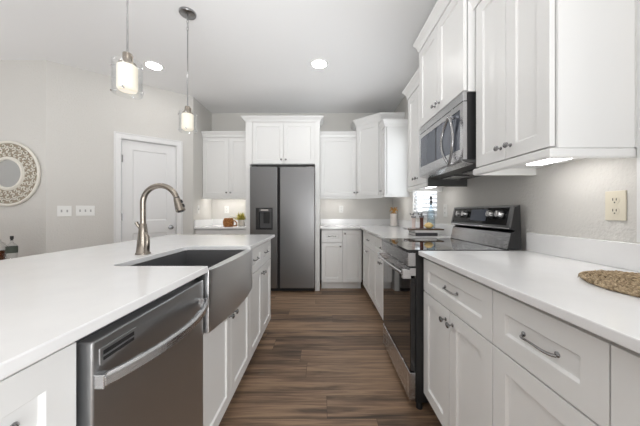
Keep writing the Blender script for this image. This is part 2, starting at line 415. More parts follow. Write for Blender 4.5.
def base_cabinet(label, loc, rot, w, cols, depth=.575, z_top=ZC, name='base_cabinet', body_top=None, toe=True, drawer_z=.69):
    """cols: list of (x0,x1,[(kind,z0,z1,hw)])"""
    t = thing(name, label, 'cabinet', loc, rot)
    zt = (body_top or z_top)-.0005
    link('body', box(BM(), .0008, w-.0008, .026, depth, .11, zt), 'cab', t)
    link('toe_kick', box(BM(), .0008, w-.0008, .085, depth-.02, .0, .11), 'cab', t)
    for x0, x1, kind, z0, z1, hw in cols: front(t, kind, x0, x1, z0, z1, hw)
    return t
CROWN = lambda z0, z1, p: [(0, z0), (.006, z0), (.010, z0+(z1-z0)*.22), (p*.35, z0+(z1-z0)*.42), (p*.8, z0+(z1-z0)*.72), (p*.92, z0+(z1-z0)*.78), (p, z0+(z1-z0)*.84), (p, z1), (0, z1)]
def upper_cabinet(label, loc, rot, w, doors, depth=.33, z0=ZU, z1=2.26, top=2.36, crown=None, rail=None, proj=.055, name='wall_cabinet', x_extra=None):
    t = thing(name, label, 'cabinet', (loc[0], loc[1], 0), rot)
    link('body', box(BM(), .0008, w-.0008, .026, depth-.0008, z0, z1+.001), 'cab', t, bevel=.001)
    for x0, x1, hw in doors: front(t, 'door', x0, x1, z0+.004, z1-.012, hw)
    if crown: link('crown_molding', sweep(BM(), crown, CROWN(z1-.008, top, proj)), 'cab', t)
    if rail: link('light_rail', sweep(BM(), rail, [(-.02, z0-.036), (-.002, z0-.036), (.003, z0-.03), (.003, z0-.006), (-.002, z0), (-.02, z0)]), 'cab', t)
    return t
R = -PI/2; Lr = PI/2
FX = .57; FL = -.495
# --- right run, near part (local x runs toward the camera, origin at far end)
Y0, Y1, Y2 = 1.468, .872, .516
c = base_cabinet('white base cabinet with wide drawer above two doors on the near side of the range', (FX, Y0, 0), R, Y0-Y1,
    [(0, Y0-Y1, 'drawer', .69, .872, 'pull'), (0, (Y0-Y1)/2, 'door', .112, .688, 'RT'), ((Y0-Y1)/2, Y0-Y1, 'door', .112, .688, 'LT')])
c = base_cabinet('white base cabinet in the right foreground, its drawer front below the woven placemat', (FX, Y1, 0), R, Y1-Y2,
    [(0, Y1-Y2, 'drawer', .69, .872, 'pull'), (0, Y1-Y2, 'door', .112, .688, 'RT')])
c = base_cabinet('white base cabinet cut off by the right edge of the picture', (FX, Y2, 0), R, .45,
    [(0, .45, 'drawer', .69, .872, 'pull'), (0, .45, 'door', .112, .688, 'RT')])
# --- right run, far part
RY0, RY1 = 1.475, 2.135
base_cabinet('white base cabinet with drawer and two doors next to the far side of the range', (FX, 2.90, 0), R, 2.90-2.15,
    [(0, .75, 'drawer', .69, .872, 'pull'), (0, .375, 'door', .112, .688, 'RT'), (.375, .75, 'door', .112, .688, 'LT')])
base_cabinet('white base cabinet with drawer and two doors beside the inside corner of the far counter', (FX, 3.70, 0), R, .80,
    [(.04, .80, 'drawer', .69, .872, 'pull'), (.04, .42, 'door', .112, .688, 'RT'), (.42, .80, 'door', .112, .688, 'LT')])
FB = 3.77
base_cabinet('narrow white base cabinet with a small drawer over one door, just right of the refrigerator', (-.015, FB, 0), 0, .305,
    [(0, .305, 'drawer', .69, .872, 'pull'), (0, .305, 'door', .112, .688, 'RT')], depth=.56)
base_cabinet('white corner base cabinet with one full height door and a knob near the top left', (.291, FB, 0), 0, .279,
    [(0, .279, 'door', .112, .872, 'LT')], depth=.56)
link_c = None
# nook base cabinet
base_cabinet('white base cabinet under the small coffee nook counter left of the refrigerator', (-1.845, FB, 0), 0, .735,
    [(0, .3675, 'drawer', .69, .872, 'pull'), (.3675, .735, 'drawer', .69, .872, 'pull'), (0, .3675, 'door', .112, .688, 'RT'), (.3675, .735, 'door', .112, .688, 'LT')], depth=.56)
# --- island (local x runs away from the camera)
DWA, DWB, SKB, IE = .525, 1.042, 1.775, 2.49
ISB = .62
base_cabinet('white island base cabinet in the left foreground with a drawer pull, before the dishwasher', (FL, .215, 0), Lr, DWA-.215,
    [(0, DWA-.215, 'drawer', .69, .872, 'pull'), (0, DWA-.215, 'door', .112, .688, 'LT')], depth=ISB)
base_cabinet('white island base cabinet at the near end, outside the left edge of the picture', (FL, -.22, 0), Lr, .435,
    [(0, .435, 'drawer', .69, .872, 'pull'), (0, .435, 'door', .112, .688, 'LT')], depth=ISB)
w = SKB-DWB; hw_ = w/2
sk = base_cabinet('white two door island cabinet below the farmhouse sink', (FL, DWB, 0), Lr, w,
    [(0, hw_, 'door', .112, .632, 'RT'), (hw_, w, 'door', .112, .632, 'LT')], depth=ISB, body_top=.636, name='sink_cabinet')
w = IE-SKB
ec = base_cabinet('white island base cabinet with two small drawers over two doors past the sink', (FL, SKB, 0), Lr, w,
    [(0, w/2, 'drawer', .69, .872, 'pull'), (w/2, w, 'drawer', .69, .872, 'pull'), (0, w/2, 'door', .112, .688, 'RT'), (w/2, w, 'door', .112, .688, 'LT')], depth=ISB)
bm = BM(); box(bm, -.055, -.0002, .002, ISB, .64, ZC-.001); link('filler_stile', bm, 'cab', ec)
bp = link('island_back_panel', box(BM(), FL-ISB-.04, FL-ISB-.002, -.22, IE, 0, ZC-.001), 'cab'); tag(bp, 'white panel closing the back of the island under the seating overhang', 'panel')

# ------------------------------------------------------------------ worktops
def slab(poly, z0=ZC, z1=.914): return prism(BM(), poly, z0, z1)
def arc(cx, cy, r, a0, a1, n=5): return [(cx+r*math.cos(math.radians(a0+(a1-a0)*i/n)), cy+r*math.sin(math.radians(a0+(a1-a0)*i/n))) for i in range(n+1)]
SA, SB, SXL = 1.052, 1.665, -.865
poly = [(-1.46, -.25), (-.462, -.25), (-.462, SA)] + arc(SXL+.04, SA+.04, .04, 270, 180) + arc(SXL+.04, SB-.04, .04, 180, 90) + [(-.462, SB), (-.462, 2.52), (-1.46, 2.52)]
ic = link('island_countertop', slab(poly), 'quartz', bevel=.003); tag(ic, 'large white quartz island countertop with a cutout for the sink', 'countertop')
t = thing('countertop', 'white quartz countertop on the right foreground, under the woven placemat', 'countertop', (.54, -.1, 0))
link('worktop', box(BM(), 0, XR-.54-.001, 0, 1.466+.1, ZC, .914), 'quartz', t, bevel=.003)
link('backsplash', box(BM(), XR-.54-.021, XR-.54-.001, 0, 1.466+.1, .9145, 1.016), 'quartz', t, bevel=.002)
t = thing('countertop', 'white quartz corner countertop running from the range to the refrigerator', 'countertop', (0, 0, 0))
link('worktop', slab([(-.035, 3.74), (.54, 3.74), (.54, 2.142), (XR-.001, 2.142), (XR-.001, YB-.001), (-.035, YB-.001)]), 'quartz', t, bevel=.003)
bm = BM(); box(bm, XR-.021, XR-.001, 2.142, YB-.001, .9145, 1.016); box(bm, -.035, XR-.021, YB-.021, YB-.001, .9145, 1.016)
link('backsplash', bm, 'quartz', t)
t = thing('countertop', 'small white quartz countertop in the coffee nook left of the refrigerator', 'countertop', (-1.849, 3.74, 0))
link('worktop', box(BM(), 0, .743, 0, YB-3.74-.001, ZC, .914), 'quartz', t, bevel=.003)
bm = BM(); box(bm, 0, .743, YB-3.74-.021, YB-3.74-.001, .9145, 1.016); box(bm, 0, .02, 0, YB-3.74-.021, .9145, 1.016)
link('backsplash', bm, 'quartz', t)

# ------------------------------------------------------------------ uppers
UX = .84; ud = XR-UX
U1a, U1b = .96, 1.443
w = U1b-U1a
u1 = upper_cabinet('white two door wall cabinet in the right foreground, its flat side panel toward the camera', (UX, U1b), R, w,
    [(.018, .018+(w-.018)/2, 'R'), (.018+(w-.018)/2, w, 'L')], depth=ud, z1=2.262, top=2.345,
    crown=[(.0, 0), (w, 0), (w, ud)], rail=[(0, ud), (0, 0), (w, 0), (w, ud)])
link('side_panel', box(BM(), w-.0009, w+.003, .0275, ud-.021, ZU, 2.26), 'cab', u1)
link('scribe_molding', box(BM(), w-.0009, w+.008, ud-.02, ud-.001, ZU, 2.26), 'cab', u1, bevel=.002)
U2X = .782; U2b = 2.105
w = U2b-U1b; d2 = XR-U2X
upper_cabinet('white two door cabinet directly above the microwave', (U2X, U2b), R, w,
    [(0, w/2, 'R'), (w/2, w, 'L')], depth=d2, z0=1.803, z1=2.43, top=2.505, crown=[(0, d2), (0, 0), (w, 0), (w, d2)], proj=.036)
U3b = 2.555; w = U3b-U2b
u3 = upper_cabinet('white wall cabinet with two narrow doors between the microwave and the window', (UX, U3b), R, w,
    [(0, w/2, 'R'), (w/2, w, 'L')], depth=ud, z1=2.245, top=2.33, crown=[(0, ud), (0, 0), (w, 0)], rail=[(0, ud), (0, 0), (w, 0)], proj=.042)
link('grey_side', box(BM(), w-.0008, w+.004, .012, ud-.001, 1.337, 1.8), 'darkpanel', u3)['label'] = 'dark grey side of the wall cabinet seen under the microwave'  # cabinet side below the microwave is coloured dark grey
U4a, U4b = 3.50, 3.73
w = U4b-U4a
upper_cabinet('narrow white wall cabinet between the window and the corner, bright side panel facing the room', (UX, U4b), R, w,
    [(0, w, 'L')], depth=ud, z1=2.29, top=2.375, crown=[(0, 0), (w, 0), (w, ud)], rail=[(0, 0), (w, 0), (w, ud)], proj=.03)
# diagonal corner cabinet
DXL, DYF = .52, 4.01
dp = [(DXL, DYF), (UX, U4b+.001), (XR-.001, U4b+.001), (XR-.001, YB-.001), (DXL, YB-.001)]
dg = thing('corner_wall_cabinet', 'tall white corner wall cabinet with an angled door, taller than its neighbours', 'cabinet', (DXL, DYF, 0))
bm = BM(); pl = [(x-DXL, y-DYF) for x, y in dp]
ddir = Vector((UX-DXL, U4b-DYF)); dl = ddir.length; ddir /= dl; dn = Vector((ddir.y, -ddir.x))   # outward normal
ins = [(pl[0][0]+.0008, pl[0][1]+.004)]+[(pl[1][0]-dn.x*.0, pl[1][1]+.003)]+pl[2:4]+[(pl[4][0]+.0008, pl[4][1])]
prism(bm, ins, ZU, 2.445); link('body', bm, 'cab', dg)
dth = math.atan2(ddir.y, ddir.x)
bm = panel_front(BM(), .022, dl-.03, ZU+.004, 2.43, -.02, .02, [(.022+STILE, dl-.03-STILE, ZU+.062, 2.43-STILE)])
bmesh.ops.rotate(bm, verts=bm.verts, cent=(0, 0, 0), matrix=Matrix.Rotation(dth, 3, 'Z'))
dd = link('door', bm, 'cab', dg, bevel=.0012)
bm = BM(); lathe(bm, [(.0095, 0), (.0055, .005), (.005, .014), (.0145, .024), (.0135, .029), (0, .0325)], (.045, -.02, ZU+.06), 14, '-y')
bmesh.ops.rotate(bm, verts=bm.verts, cent=(0, 0, 0), matrix=Matrix.Rotation(dth, 3, 'Z')); link('knob', bm, 'pewter', dd, smooth=True)
cp = [(0, .30), (0, -.004), (pl[1][0]-.004, pl[1][1]-.002), (XR-DXL-.002, pl[1][1]-.002)]
link('crown_molding', sweep(BM(), cp, CROWN(2.437, 2.54, .055)), 'cab', dg)
link('light_rail', sweep(BM(), [(0, 0), pl[1]], [(-.02, ZU-.036), (.003, ZU-.036), (.003, ZU), (-.02, ZU)]), 'cab', dg)
# back uppers
FUB = 4.01; udb = YB-FUB
w = DXL+.038
upper_cabinet('white single door wall cabinet on the back wall just right of the refrigerator', (-.038, FUB), 0, w,
    [(0, w, 'R')], depth=udb, z1=2.29, top=2.365, crown=[(0, 0), (w, 0)], rail=[(0, 0), (w, 0)], proj=.045)
w = 1.849-1.106
upper_cabinet('white two door wall cabinet above the coffee nook', (-1.849, FUB), 0, w,
    [(0, .405, 'R'), (.405, w, 'L')], depth=udb, z1=2.29, top=2.365, crown=[(0, 0), (w, 0)], rail=[(0, 0), (w, 0)], proj=.045)
# fridge surround
FS = 3.73; x0, x1 = -1.103, -.040
fr = thing('refrigerator_surround', 'white surround with two doors above the refrigerator and a wide crown', 'cabinet', (x0, FS, 0))
w = x1-x0; dep = YB-FS-.001
for a, b in ((0, .066), (w-.066, w)): link('side_panel', box(BM(), a, b, 0, dep, 0, 1.818), 'cab', fr, bevel=.001)
link('body', box(BM(), 0, w, .026, dep, 1.82, 2.43), 'cab', fr)
bm = BM(); box(bm, 0, .094, 0, .021, 1.818, 2.43); box(bm, w-.066, w, 0, .021, 1.818, 2.43); link('face_stile', bm, 'cab', fr)
mid = .094+(w-.16)/2
front(fr, 'door', .096, mid, 1.825, 2.42, 'R'); front(fr, 'door', mid, w-.068, 1.825, 2.42, 'L')
link('crown_molding', sweep(BM(), [(0, .27), (0, 0), (w, 0), (w, .27)], CROWN(2.425, 2.495, .055)), 'cab', fr)

# ------------------------------------------------------------------ refrigerator
FY = 3.655
f = thing('refrigerator', 'tall stainless side by side refrigerator with an ice and water dispenser in its left door', 'refrigerator', (-1.02, FY, 0))
link('body', box(BM(), .012, .898, .075, .66, .03, 1.765), 'greyplastic', f, bevel=.004)
link('toe_grille', box(BM(), .012, .898, .045, .075, .012, .055), 'gapblack', f)
dx0, dx1, dz0, dz1 = .082, .318, .885, 1.19
bm = BM()      # freezer door with the dispenser opening
xs, zs = (0, dx0, dx1, .386), (.06, dz0, dz1, 1.77)
for i in range(3):
    for j in range(3):
        if i == 1 and j == 1: continue
        box(bm, xs[i], xs[i+1], 0, .068, zs[j], zs[j+1])
bmesh.ops.remove_doubles(bm, verts=bm.verts, dist=1e-6)
bad = [fa for fa in bm.faces if sum(1 for g in bm.faces if g is not fa and set(g.verts) == set(fa.verts))]
bmesh.ops.delete(bm, geom=bad, context='FACES_ONLY')
fd = link('freezer_door', bm, 'fridge', f, bevel=.003)
link('refrigerator_door', box(BM(), .422, .910, 0, .068, .06, 1.77), 'fridge', f, bevel=.005)
bm = BM(); box(bm, .388, .420, .03, .068, .06, 1.765); link('handle_recess', bm, 'gapblack', f)
bm = BM(); box(bm, .02, .10, .01, .10, 1.7705, 1.785); box(bm, .80, .89, .01, .10, 1.7705, 1.785); link('hinge_cover', bm, 'blackplastic', f)
dsp = link('dispenser', box(BM(), dx0+.002, dx1-.002, .055, .0665, dz0+.002, dz1-.002), 'greyplastic', f)
bm = BM(); b_ = .012
box(bm, dx0, dx1, -.004, .02, dz1-b_, dz1); box(bm, dx0, dx1, -.004, .02, dz0, dz0+b_)
box(bm, dx0, dx0+.045, -.004, .055, dz0+b_, dz1-b_); box(bm, dx1-b_, dx1, -.004, .055, dz0+b_, dz1-b_)
link('bezel', bm, 'blackplastic', dsp)
link('control_panel', box(BM(), dx0+.045, dx1-b_, .0, .05, dz1-.055, dz1-b_), 'greyplastic', dsp)
link('control_strip', box(BM(), dx0+.07, dx1-.06, -.002, .0, dz1-.042, dz1-.02), 'chrome', dsp)
link('paddle', box(BM(), dx0+.10, dx1-.05, .03, .05, dz0+.085, dz1-.06), 'blackplastic', dsp, bevel=.003)
link('drip_tray', box(BM(), dx0+.05, dx1-.02, .005, .055, dz0+b_, dz0+.022), 'blackplastic', dsp)

# ------------------------------------------------------------------ dishwasher
dw = thing('dishwasher', 'dark stainless dishwasher with a bowed bar handle built into the island', 'dishwasher', (-.475, DWA, 0), Lr)
L = DWB-DWA
link('body', box(BM(), .006, L-.006, .055, .60, .10, .880), 'blackplastic', dw)
link('toe_kick', box(BM(), .006, L-.006, .10, .58, .0, .10), 'blackplastic', dw)
dr = link('door', box(BM(), .012, L-.004, 0, .035, .115, .862), 'washer', dw, bevel=.004)
link('tub_flange', box(BM(), .004, L-.004, .036, .056, .115, .868), 'greyplastic', dw)
bm = BM(); n = 24; A = []
for i in range(n+1):
    t_ = i/n; x = .022+(L-.034)*t_; y = -.012-.052*math.sin(PI*t_)**.8; A.append((x, y))
rings = []
for i, (x, y) in enumerate(A):
    q = A[min(i+1, n)]; p = A[max(i-1, 0)]; d = Vector((q[0]-p[0], q[1]-p[1])).normalized(); nn = Vector((d.y, -d.x))
    rings.append([bm.verts.new((x+nn.x*o, y+nn.y*o, .778+h)) for o, h in ((-.008, -.014), (.001, -.017), (.009, -.011), (.009, .009), (.003, .014), (-.008, .012))])
for a, b in zip(rings, rings[1:]):
    for k in range(6): bm.faces.new((a[k], b[k], b[(k+1) % 6], a[(k+1) % 6]))
bm.faces.new(rings[0]); bm.faces.new(rings[-1][::-1])
box(bm, .016, .034, -.02, .001, .762, .792); box(bm, L-.026, L-.008, -.02, .001, .762, .792)
link('handle', bm, 'steel', dr, bevel=.0015)
bm = BM(); box(bm, .028, .135, -.002, .001, .806, .840); link('vent_plate', bm, 'washer', dr, bevel=.001)
bm = BM(); box(bm, .036, .127, -.003, -.0015, .812, .819); box(bm, .036, .127, -.003, -.0015, .824, .833); link('vent_slot', bm, 'blackplastic', dr)
link('gap_shade', box(BM(), L-.0035, L+.009, .004, .05, .640, .885), 'gapblack', dw)  # black strip standing in for the shade of the gap beside the apron
link('latch', box(BM(), L-.075, L-.035, .04, .09, .868, .886), 'chrome', dw)

# ------------------------------------------------------------------ farmhouse sink
s = thing('farmhouse_sink', 'stainless apron front farmhouse sink with a bowed front set in the island', 'sink', (0, 0, 0))
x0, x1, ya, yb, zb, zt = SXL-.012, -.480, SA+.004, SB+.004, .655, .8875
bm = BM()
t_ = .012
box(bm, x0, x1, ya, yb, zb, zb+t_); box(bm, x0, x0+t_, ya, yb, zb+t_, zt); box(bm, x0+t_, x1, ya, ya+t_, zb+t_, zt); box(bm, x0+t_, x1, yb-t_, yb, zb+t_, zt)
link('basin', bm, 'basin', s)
bm = BM(); n = 64; top = []; out = []
for i in range(n+1):
    u = i/n; y = ya-.002+(SB+.05-ya)*u
    out.append((-.462+.028*math.sin(PI*u)**.75, y))
poly = out+[(x1, SB+.05), (x1, ya-.002)]
prism(bm, poly, .640, .897)
link('apron', bm, 'sink', s, smooth=False, bevel=.002)
bm = BM(); lathe(bm, [(.055, .0), (.055, .003), (.04, .004), (.036, -.001), (0, -.001)], ((x0+x1)/2, (ya+yb)/2, zb+t_), 24); link('drain', bm, 'chrome', s, smooth=True)

# ------------------------------------------------------------------ faucet
fx, fy = -.932, 1.35
fa = thing('faucet', 'brushed nickel gooseneck pull down faucet standing behind the sink', 'faucet', (fx, fy, .9145))
bm = BM(); lathe(bm, [(.035, 0), (.035, .004), (.031, .008), (.026, .06), (.020, .12), (.0165, .155), (.0145, .158)], (0, 0, 0), 24); link('base', bm, 'nickel', fa, smooth=True)
r = .089; cz = .265; pts = [(0, 0, .155), (0, 0, .21)]
for i in range(21):
    a = math.radians(180-162*i/20); pts.append((r+r*math.cos(a), 0, cz+r*math.sin(a)))
bm = BM(); tube(bm, pts, .0138, 16); link('spout', bm, 'nickel', fa, smooth=True)
e = Vector(pts[-1]); d = Vector((math.sin(math.radians(18)), 0, -math.cos(math.radians(18))))
bm = BM(); tube(bm, [e, e+d*.004], .0145, 16); link('collar', bm, 'blackplastic', fa, smooth=True)
e2 = e+d*.004; bm = BM(); tube(bm, [e2, e2+d*.01, e2+d*.045, e2+d*.068, e2+d*.072], [.0155, .017, .0215, .023, .020], 18)
hd = link('spray_head', bm, 'nickel', fa, smooth=True)
nrm = Vector((math.cos(math.radians(18)), 0, math.sin(math.radians(18))))
bm = BM(); tube(bm, [e2+d*.016+nrm*.018, e2+d*.03+nrm*.021], .006, 8); tube(bm, [e2+d*.038+nrm*.021, e2+d*.054+nrm*.022], .006, 8)
link('button', bm, 'blackplastic', hd, smooth=True)
bm = BM(); tube(bm, [e2+d*.071, e2+d*.0745], .016, 16); link('nozzle', bm, 'blackplastic', hd, smooth=True)
bm = BM(); tube(bm, [(.02, -.012, .0), (.031, -.016, .012), (.034, -.017, .06), (.033, -.017, .088), (.022, -.012, .105), (.012, -.008, .115)], [.013, .0125, .0115, .0115, .009, .006], 12)
link('lever_body', bm, 'nickel', fa, smooth=True)
bm = BM(); tube(bm, [(-.008, -.004, .13), (-.022, -.010, .152), (-.027, -.012, .165)], [.008, .007, .009], 10); link('lever', bm, 'nickel', fa, smooth=True)

# ------------------------------------------------------------------ range
rg = thing('range', 'stainless and black glass electric range with a raised back control panel', 'range', (0, RY0, 0))
L = RY1-RY0
XB = .53
link('body', box(BM(), XB, 1.12, 0.001, L-.001, .05, .900), 'blackplastic', rg)
bm = BM(); box(bm, XB-.045, 1.06, 0, L, .9005, .917); link('cooktop', bm, 'blackglass', rg, bevel=.003)
link('fascia', box(BM(), .487, .529, 0, L, .823, .8995), 'steel', rg, bevel=.003)
link('fascia_groove', box(BM(), .4855, .4869, .02, L-.02, .835, .868), 'steel', rg)
dr = link('oven_door', box(BM(), .498, .529, .002, L-.002, .225, .813), 'blackglass', rg, bevel=.004)
link('door_trim', box(BM(), .4965, .529, .001, L-.001, .77, .8135), 'steel', dr)
bm = BM(); n = 16
pts = [(.462-.012*math.sin(PI*i/n), .03+(L-.06)*i/n, .778) for i in range(n+1)]
tube(bm, pts, .0115, 12, flat=.9)
link('handle', bm, 'steel', dr, smooth=True)
for y in (.002, L-.032):
    bm = BM(); box(bm, .455, .5285, y, y+.03, .752, .805); link('handle_bracket', bm, 'steel', dr, bevel=.003)
bm = BM(); box(bm, .495, .529, .002, L-.002, .062, .218); link('storage_drawer', bm, 'steel', rg, bevel=.003)
bm = BM()
for y in (.03, L-.03):
    for x in (.56, 1.05): lathe(bm, [(.018, 0), (.018, .02), (.012, .05)], (x, y, 0), 12)
link('foot', bm, 'blackplastic', rg)
def ring(bm, x, y, r0, r1, z): lathe(bm, [(r0, z), (r1, z), (r1, z+.0003), (r0, z+.0003), (r0, z)], (x, y, 0), 36)
for x, y, r_ in ((.64, .17, .10), (.64, .49, .08), (.90, .17, .075), (.90, .49, .095)):
    bm = BM(); ring(bm, x, y, r_-.002, r_, .9172); link('burner_ring', bm, 'greyplastic', rg)
# back guard
prof = [(1.05, .9175), (1.072, 1.012), (1.095, 1.024), (1.06, 1.036), (1.085, 1.166), (1.122, 1.170), (1.13, .9175)]
bm = BM(); prism_y(bm, prof, .0, L); link('back_guard', bm, 'blackplastic', rg)
bm = BM(); prism_y(bm, [(1.0495, .92), (1.0705, 1.011), (1.0725, 1.011), (1.052, .92)], .003, L-.003); link('riser', bm, 'steel', rg)
bm = BM(); prism_y(bm, [(1.0545, 1.036), (1.058, 1.034), (1.066, 1.038), (1.089, 1.160), (1.121, 1.1705), (1.12, 1.173), (1.082, 1.168)], -.002, L+.002)
cpn = link('control_panel', bm, 'fridge', rg)
bm = BM(); tube(bm, [(1.0575, -.002, 1.037), (1.0575, L+.002, 1.037)], .0045, 10); link('panel_lip', bm, 'chrome', cpn, smooth=True)
nx, nz = -.979, .204      # face normal of the sloped panel (x,z)
def on_panel(y, t): return Vector((1.0545+(1.082-1.0545)*t, y, 1.036+(1.168-1.036)*t))
bm = BM()
q = [on_panel(y, t)+Vector((-.979, 0, .204))*.0008 for y, t in ((.022, .14), (L-.022, .14), (L-.022, .93), (.022, .93))]
bm.faces.new([bm.verts.new(p) for p in q]); bmesh.ops.solidify(bm, geom=bm.faces[:], thickness=.002)
link('black_face', bm, 'blackglass', cpn)
bm = BM(); vv = []
for y, t in ((.22, .28), (.40, .28), (.40, .86), (.22, .86)): vv.append(on_panel(y, t))
nv = Vector((nx, 0, nz)); a = [bm.verts.new(p+nv*.0015) for p in vv]; b = [bm.verts.new(p-nv*.004) for p in vv]
bm.faces.new(a)
for i in range(4): bm.faces.new((a[i], a[(i+1) % 4], b[(i+1) % 4], b[i]))
link('display', bm, 'display', cpn)
for y in (1.553-RY0, 1.638-RY0, 1.93-RY0, 2.01-RY0):
    p = on_panel(y, .6); bm = BM()
    tube(bm, [p+nv*.001, p+nv*.006], .026, 20); k = link('knob_collar', bm, 'blackplastic', cpn, smooth=True)
    bm = BM(); tube(bm, [p+nv*.006, p+nv*.03, p+nv*.034], [.023, .0205, .018], 20); tube(bm, [p+nv*.034+Vector((0, 0, -.018)), p+nv*.034+Vector((0, 0, .018))], .005, 6)
    link('control_knob', bm, 'steel', k, smooth=True)

# ------------------------------------------------------------------ microwave
MY0, MY1 = 1.4455, 2.1025; L = MY1-MY0
mw = thing('microwave', 'stainless over the range microwave with a black side and a lens shaped door handle', 'microwave', (U2X, MY0, 0))
link('body', box(BM(), .022, XR-U2X-.001, 0, L, 1.425, 1.800), 'blackplastic', mw, bevel=.002)
link('front_top', box(BM(), 0, .021, 0, L, 1.752, 1.800), 'steel', mw, bevel=.002)
link('groove', box(BM(), .006, .021, .001, L-.001, 1.7502, 1.7518), 'gapblack', mw)
# door with window opening
bm = BM(); zz0, zz1 = 1.425, 1.747; wz0, wz1 = 1.487, 1.715; wy0, wy1 = .035, L-.03
box(bm, 0, .021, 0, wy0, zz0, zz1); box(bm, 0, .021, wy1, L, zz0, zz1); box(bm, 0, .021, wy0, wy1, zz0, wz0); box(bm, 0, .021, wy0, wy1, wz1, zz1)
md = link('door', bm, 'steel', mw)
link('window', box(BM(), .004, .02, wy0, wy1, wz0, wz1), 'microglass', md)
link('control_divider', box(BM(), .002, .0045, .355, .362, wz0, wz1), 'blackplastic', md)
hy, hz, hh = .108, 1.558, .143       # lens shaped handle: two bowed bars
for nm, sg, mt in (('handle_bar', 1, 'pewter'), ('handle_bar', -1, 'pewter')):
    pts = []
    for i in range(19):
        t_ = i/18; a = (t_-.5)*2
        pts.append((-.028-.012*math.cos(a*PI/2), hy+sg*.070*(1-a*a), hz+a*hh))
    bm = BM(); tube(bm, pts, .0085, 10); link(nm, bm, mt, md, smooth=True)
link('handle_post', tube(tube(BM(), [(0, hy, hz-hh+.008), (-.03, hy, hz-hh+.004)], .008, 10), [(0, hy, hz+hh-.008), (-.03, hy, hz+hh-.004)], .008, 10), 'steel', md, smooth=True)
# curved hood bottom
bm = BM(); prism_y(bm, [(.0, 1.4245), (.02, 1.412), (.12, 1.396), (.22, 1.388), (.37, 1.392), (.386, 1.4245)], .0, L); link('vent_hood', bm, 'darkpanel', mw, bevel=.003)
bm = BM(); prism_y(bm, [(-.006, 1.424), (.0, 1.412), (.06, 1.400), (.062, 1.404), (.003, 1.42)], .01, L-.01); link('vent_lip', bm, 'steel', mw)
for y in (.06, .36): link('grease_filter', box(BM(), .13, .24, y, y+.2, 1.380, 1.392), 'pewter', mw)

# ------------------------------------------------------------------ under cabinet lights
def strip(label, loc, sx, sy, z, lm='strip'):
    t = thing('under_cabinet_light', label, 'light', (loc[0], loc[1], z), 0, None)
    link('housing', box(BM(), -sx/2, sx/2, -sy/2, sy/2, -.006, -.0005), 'plate', t, bevel=.001)
    link('lens', box(BM(), -sx/2+.006, sx/2-.006, -sy/2+.006, sy/2-.006, -.012, -.006), lm, t)
strip('light strip glowing under the wall cabinet in the right foreground', (1.02, 1.13), .085, .26, ZU)
strip('light strip glowing under the narrow cabinet left of the window and beside the microwave', (1.0, 2.36), .06, .22, ZU)
strip('light strip under the narrow cabinet beyond the window', (1.0, 3.62), .08, .14, ZU, 'nookstrip')
strip('light strip under the back wall cabinet right of the refrigerator', (.22, 4.16), .44, .05, ZU, 'strip')
strip('light strip glowing under the coffee nook cabinet', (-1.48, 4.15), .62, .06, ZU, 'nookstrip')

# ------------------------------------------------------------------ ceiling lights
for lb, x, y in (('round recessed ceiling light near the middle of the ceiling', -.035, 2.895), ('round recessed ceiling light beside the nearer pendant, left part of the ceiling', -1.90, 2.93),
                 ('added unseen recessed light above the middle of the aisle', -.035, 1.55), ('added unseen recessed light above the near end of the aisle', -.035, .1), ('added unseen recessed light above the seating side of the island', -1.95, 1.2)):  # last three are out of view, added for extra light
    t = thing('recessed_light', lb, 'ceiling light', (x, y, CEIL), 0, 'recessed ceiling lights')
    bm = BM(); lathe(bm, [(.078, -.004), (.100, -.006), (.104, -.001), (.104, -.0005), (.078, -.0005), (.078, -.004)], seg=32); link('trim_ring', bm, 'plate', t, smooth=True)
    bm = BM(); lathe(bm, [(0, -.0035), (.078, -.0035), (.078, -.0007), (0, -.0007)], seg=32); link('lens', bm, 'lamp', t)

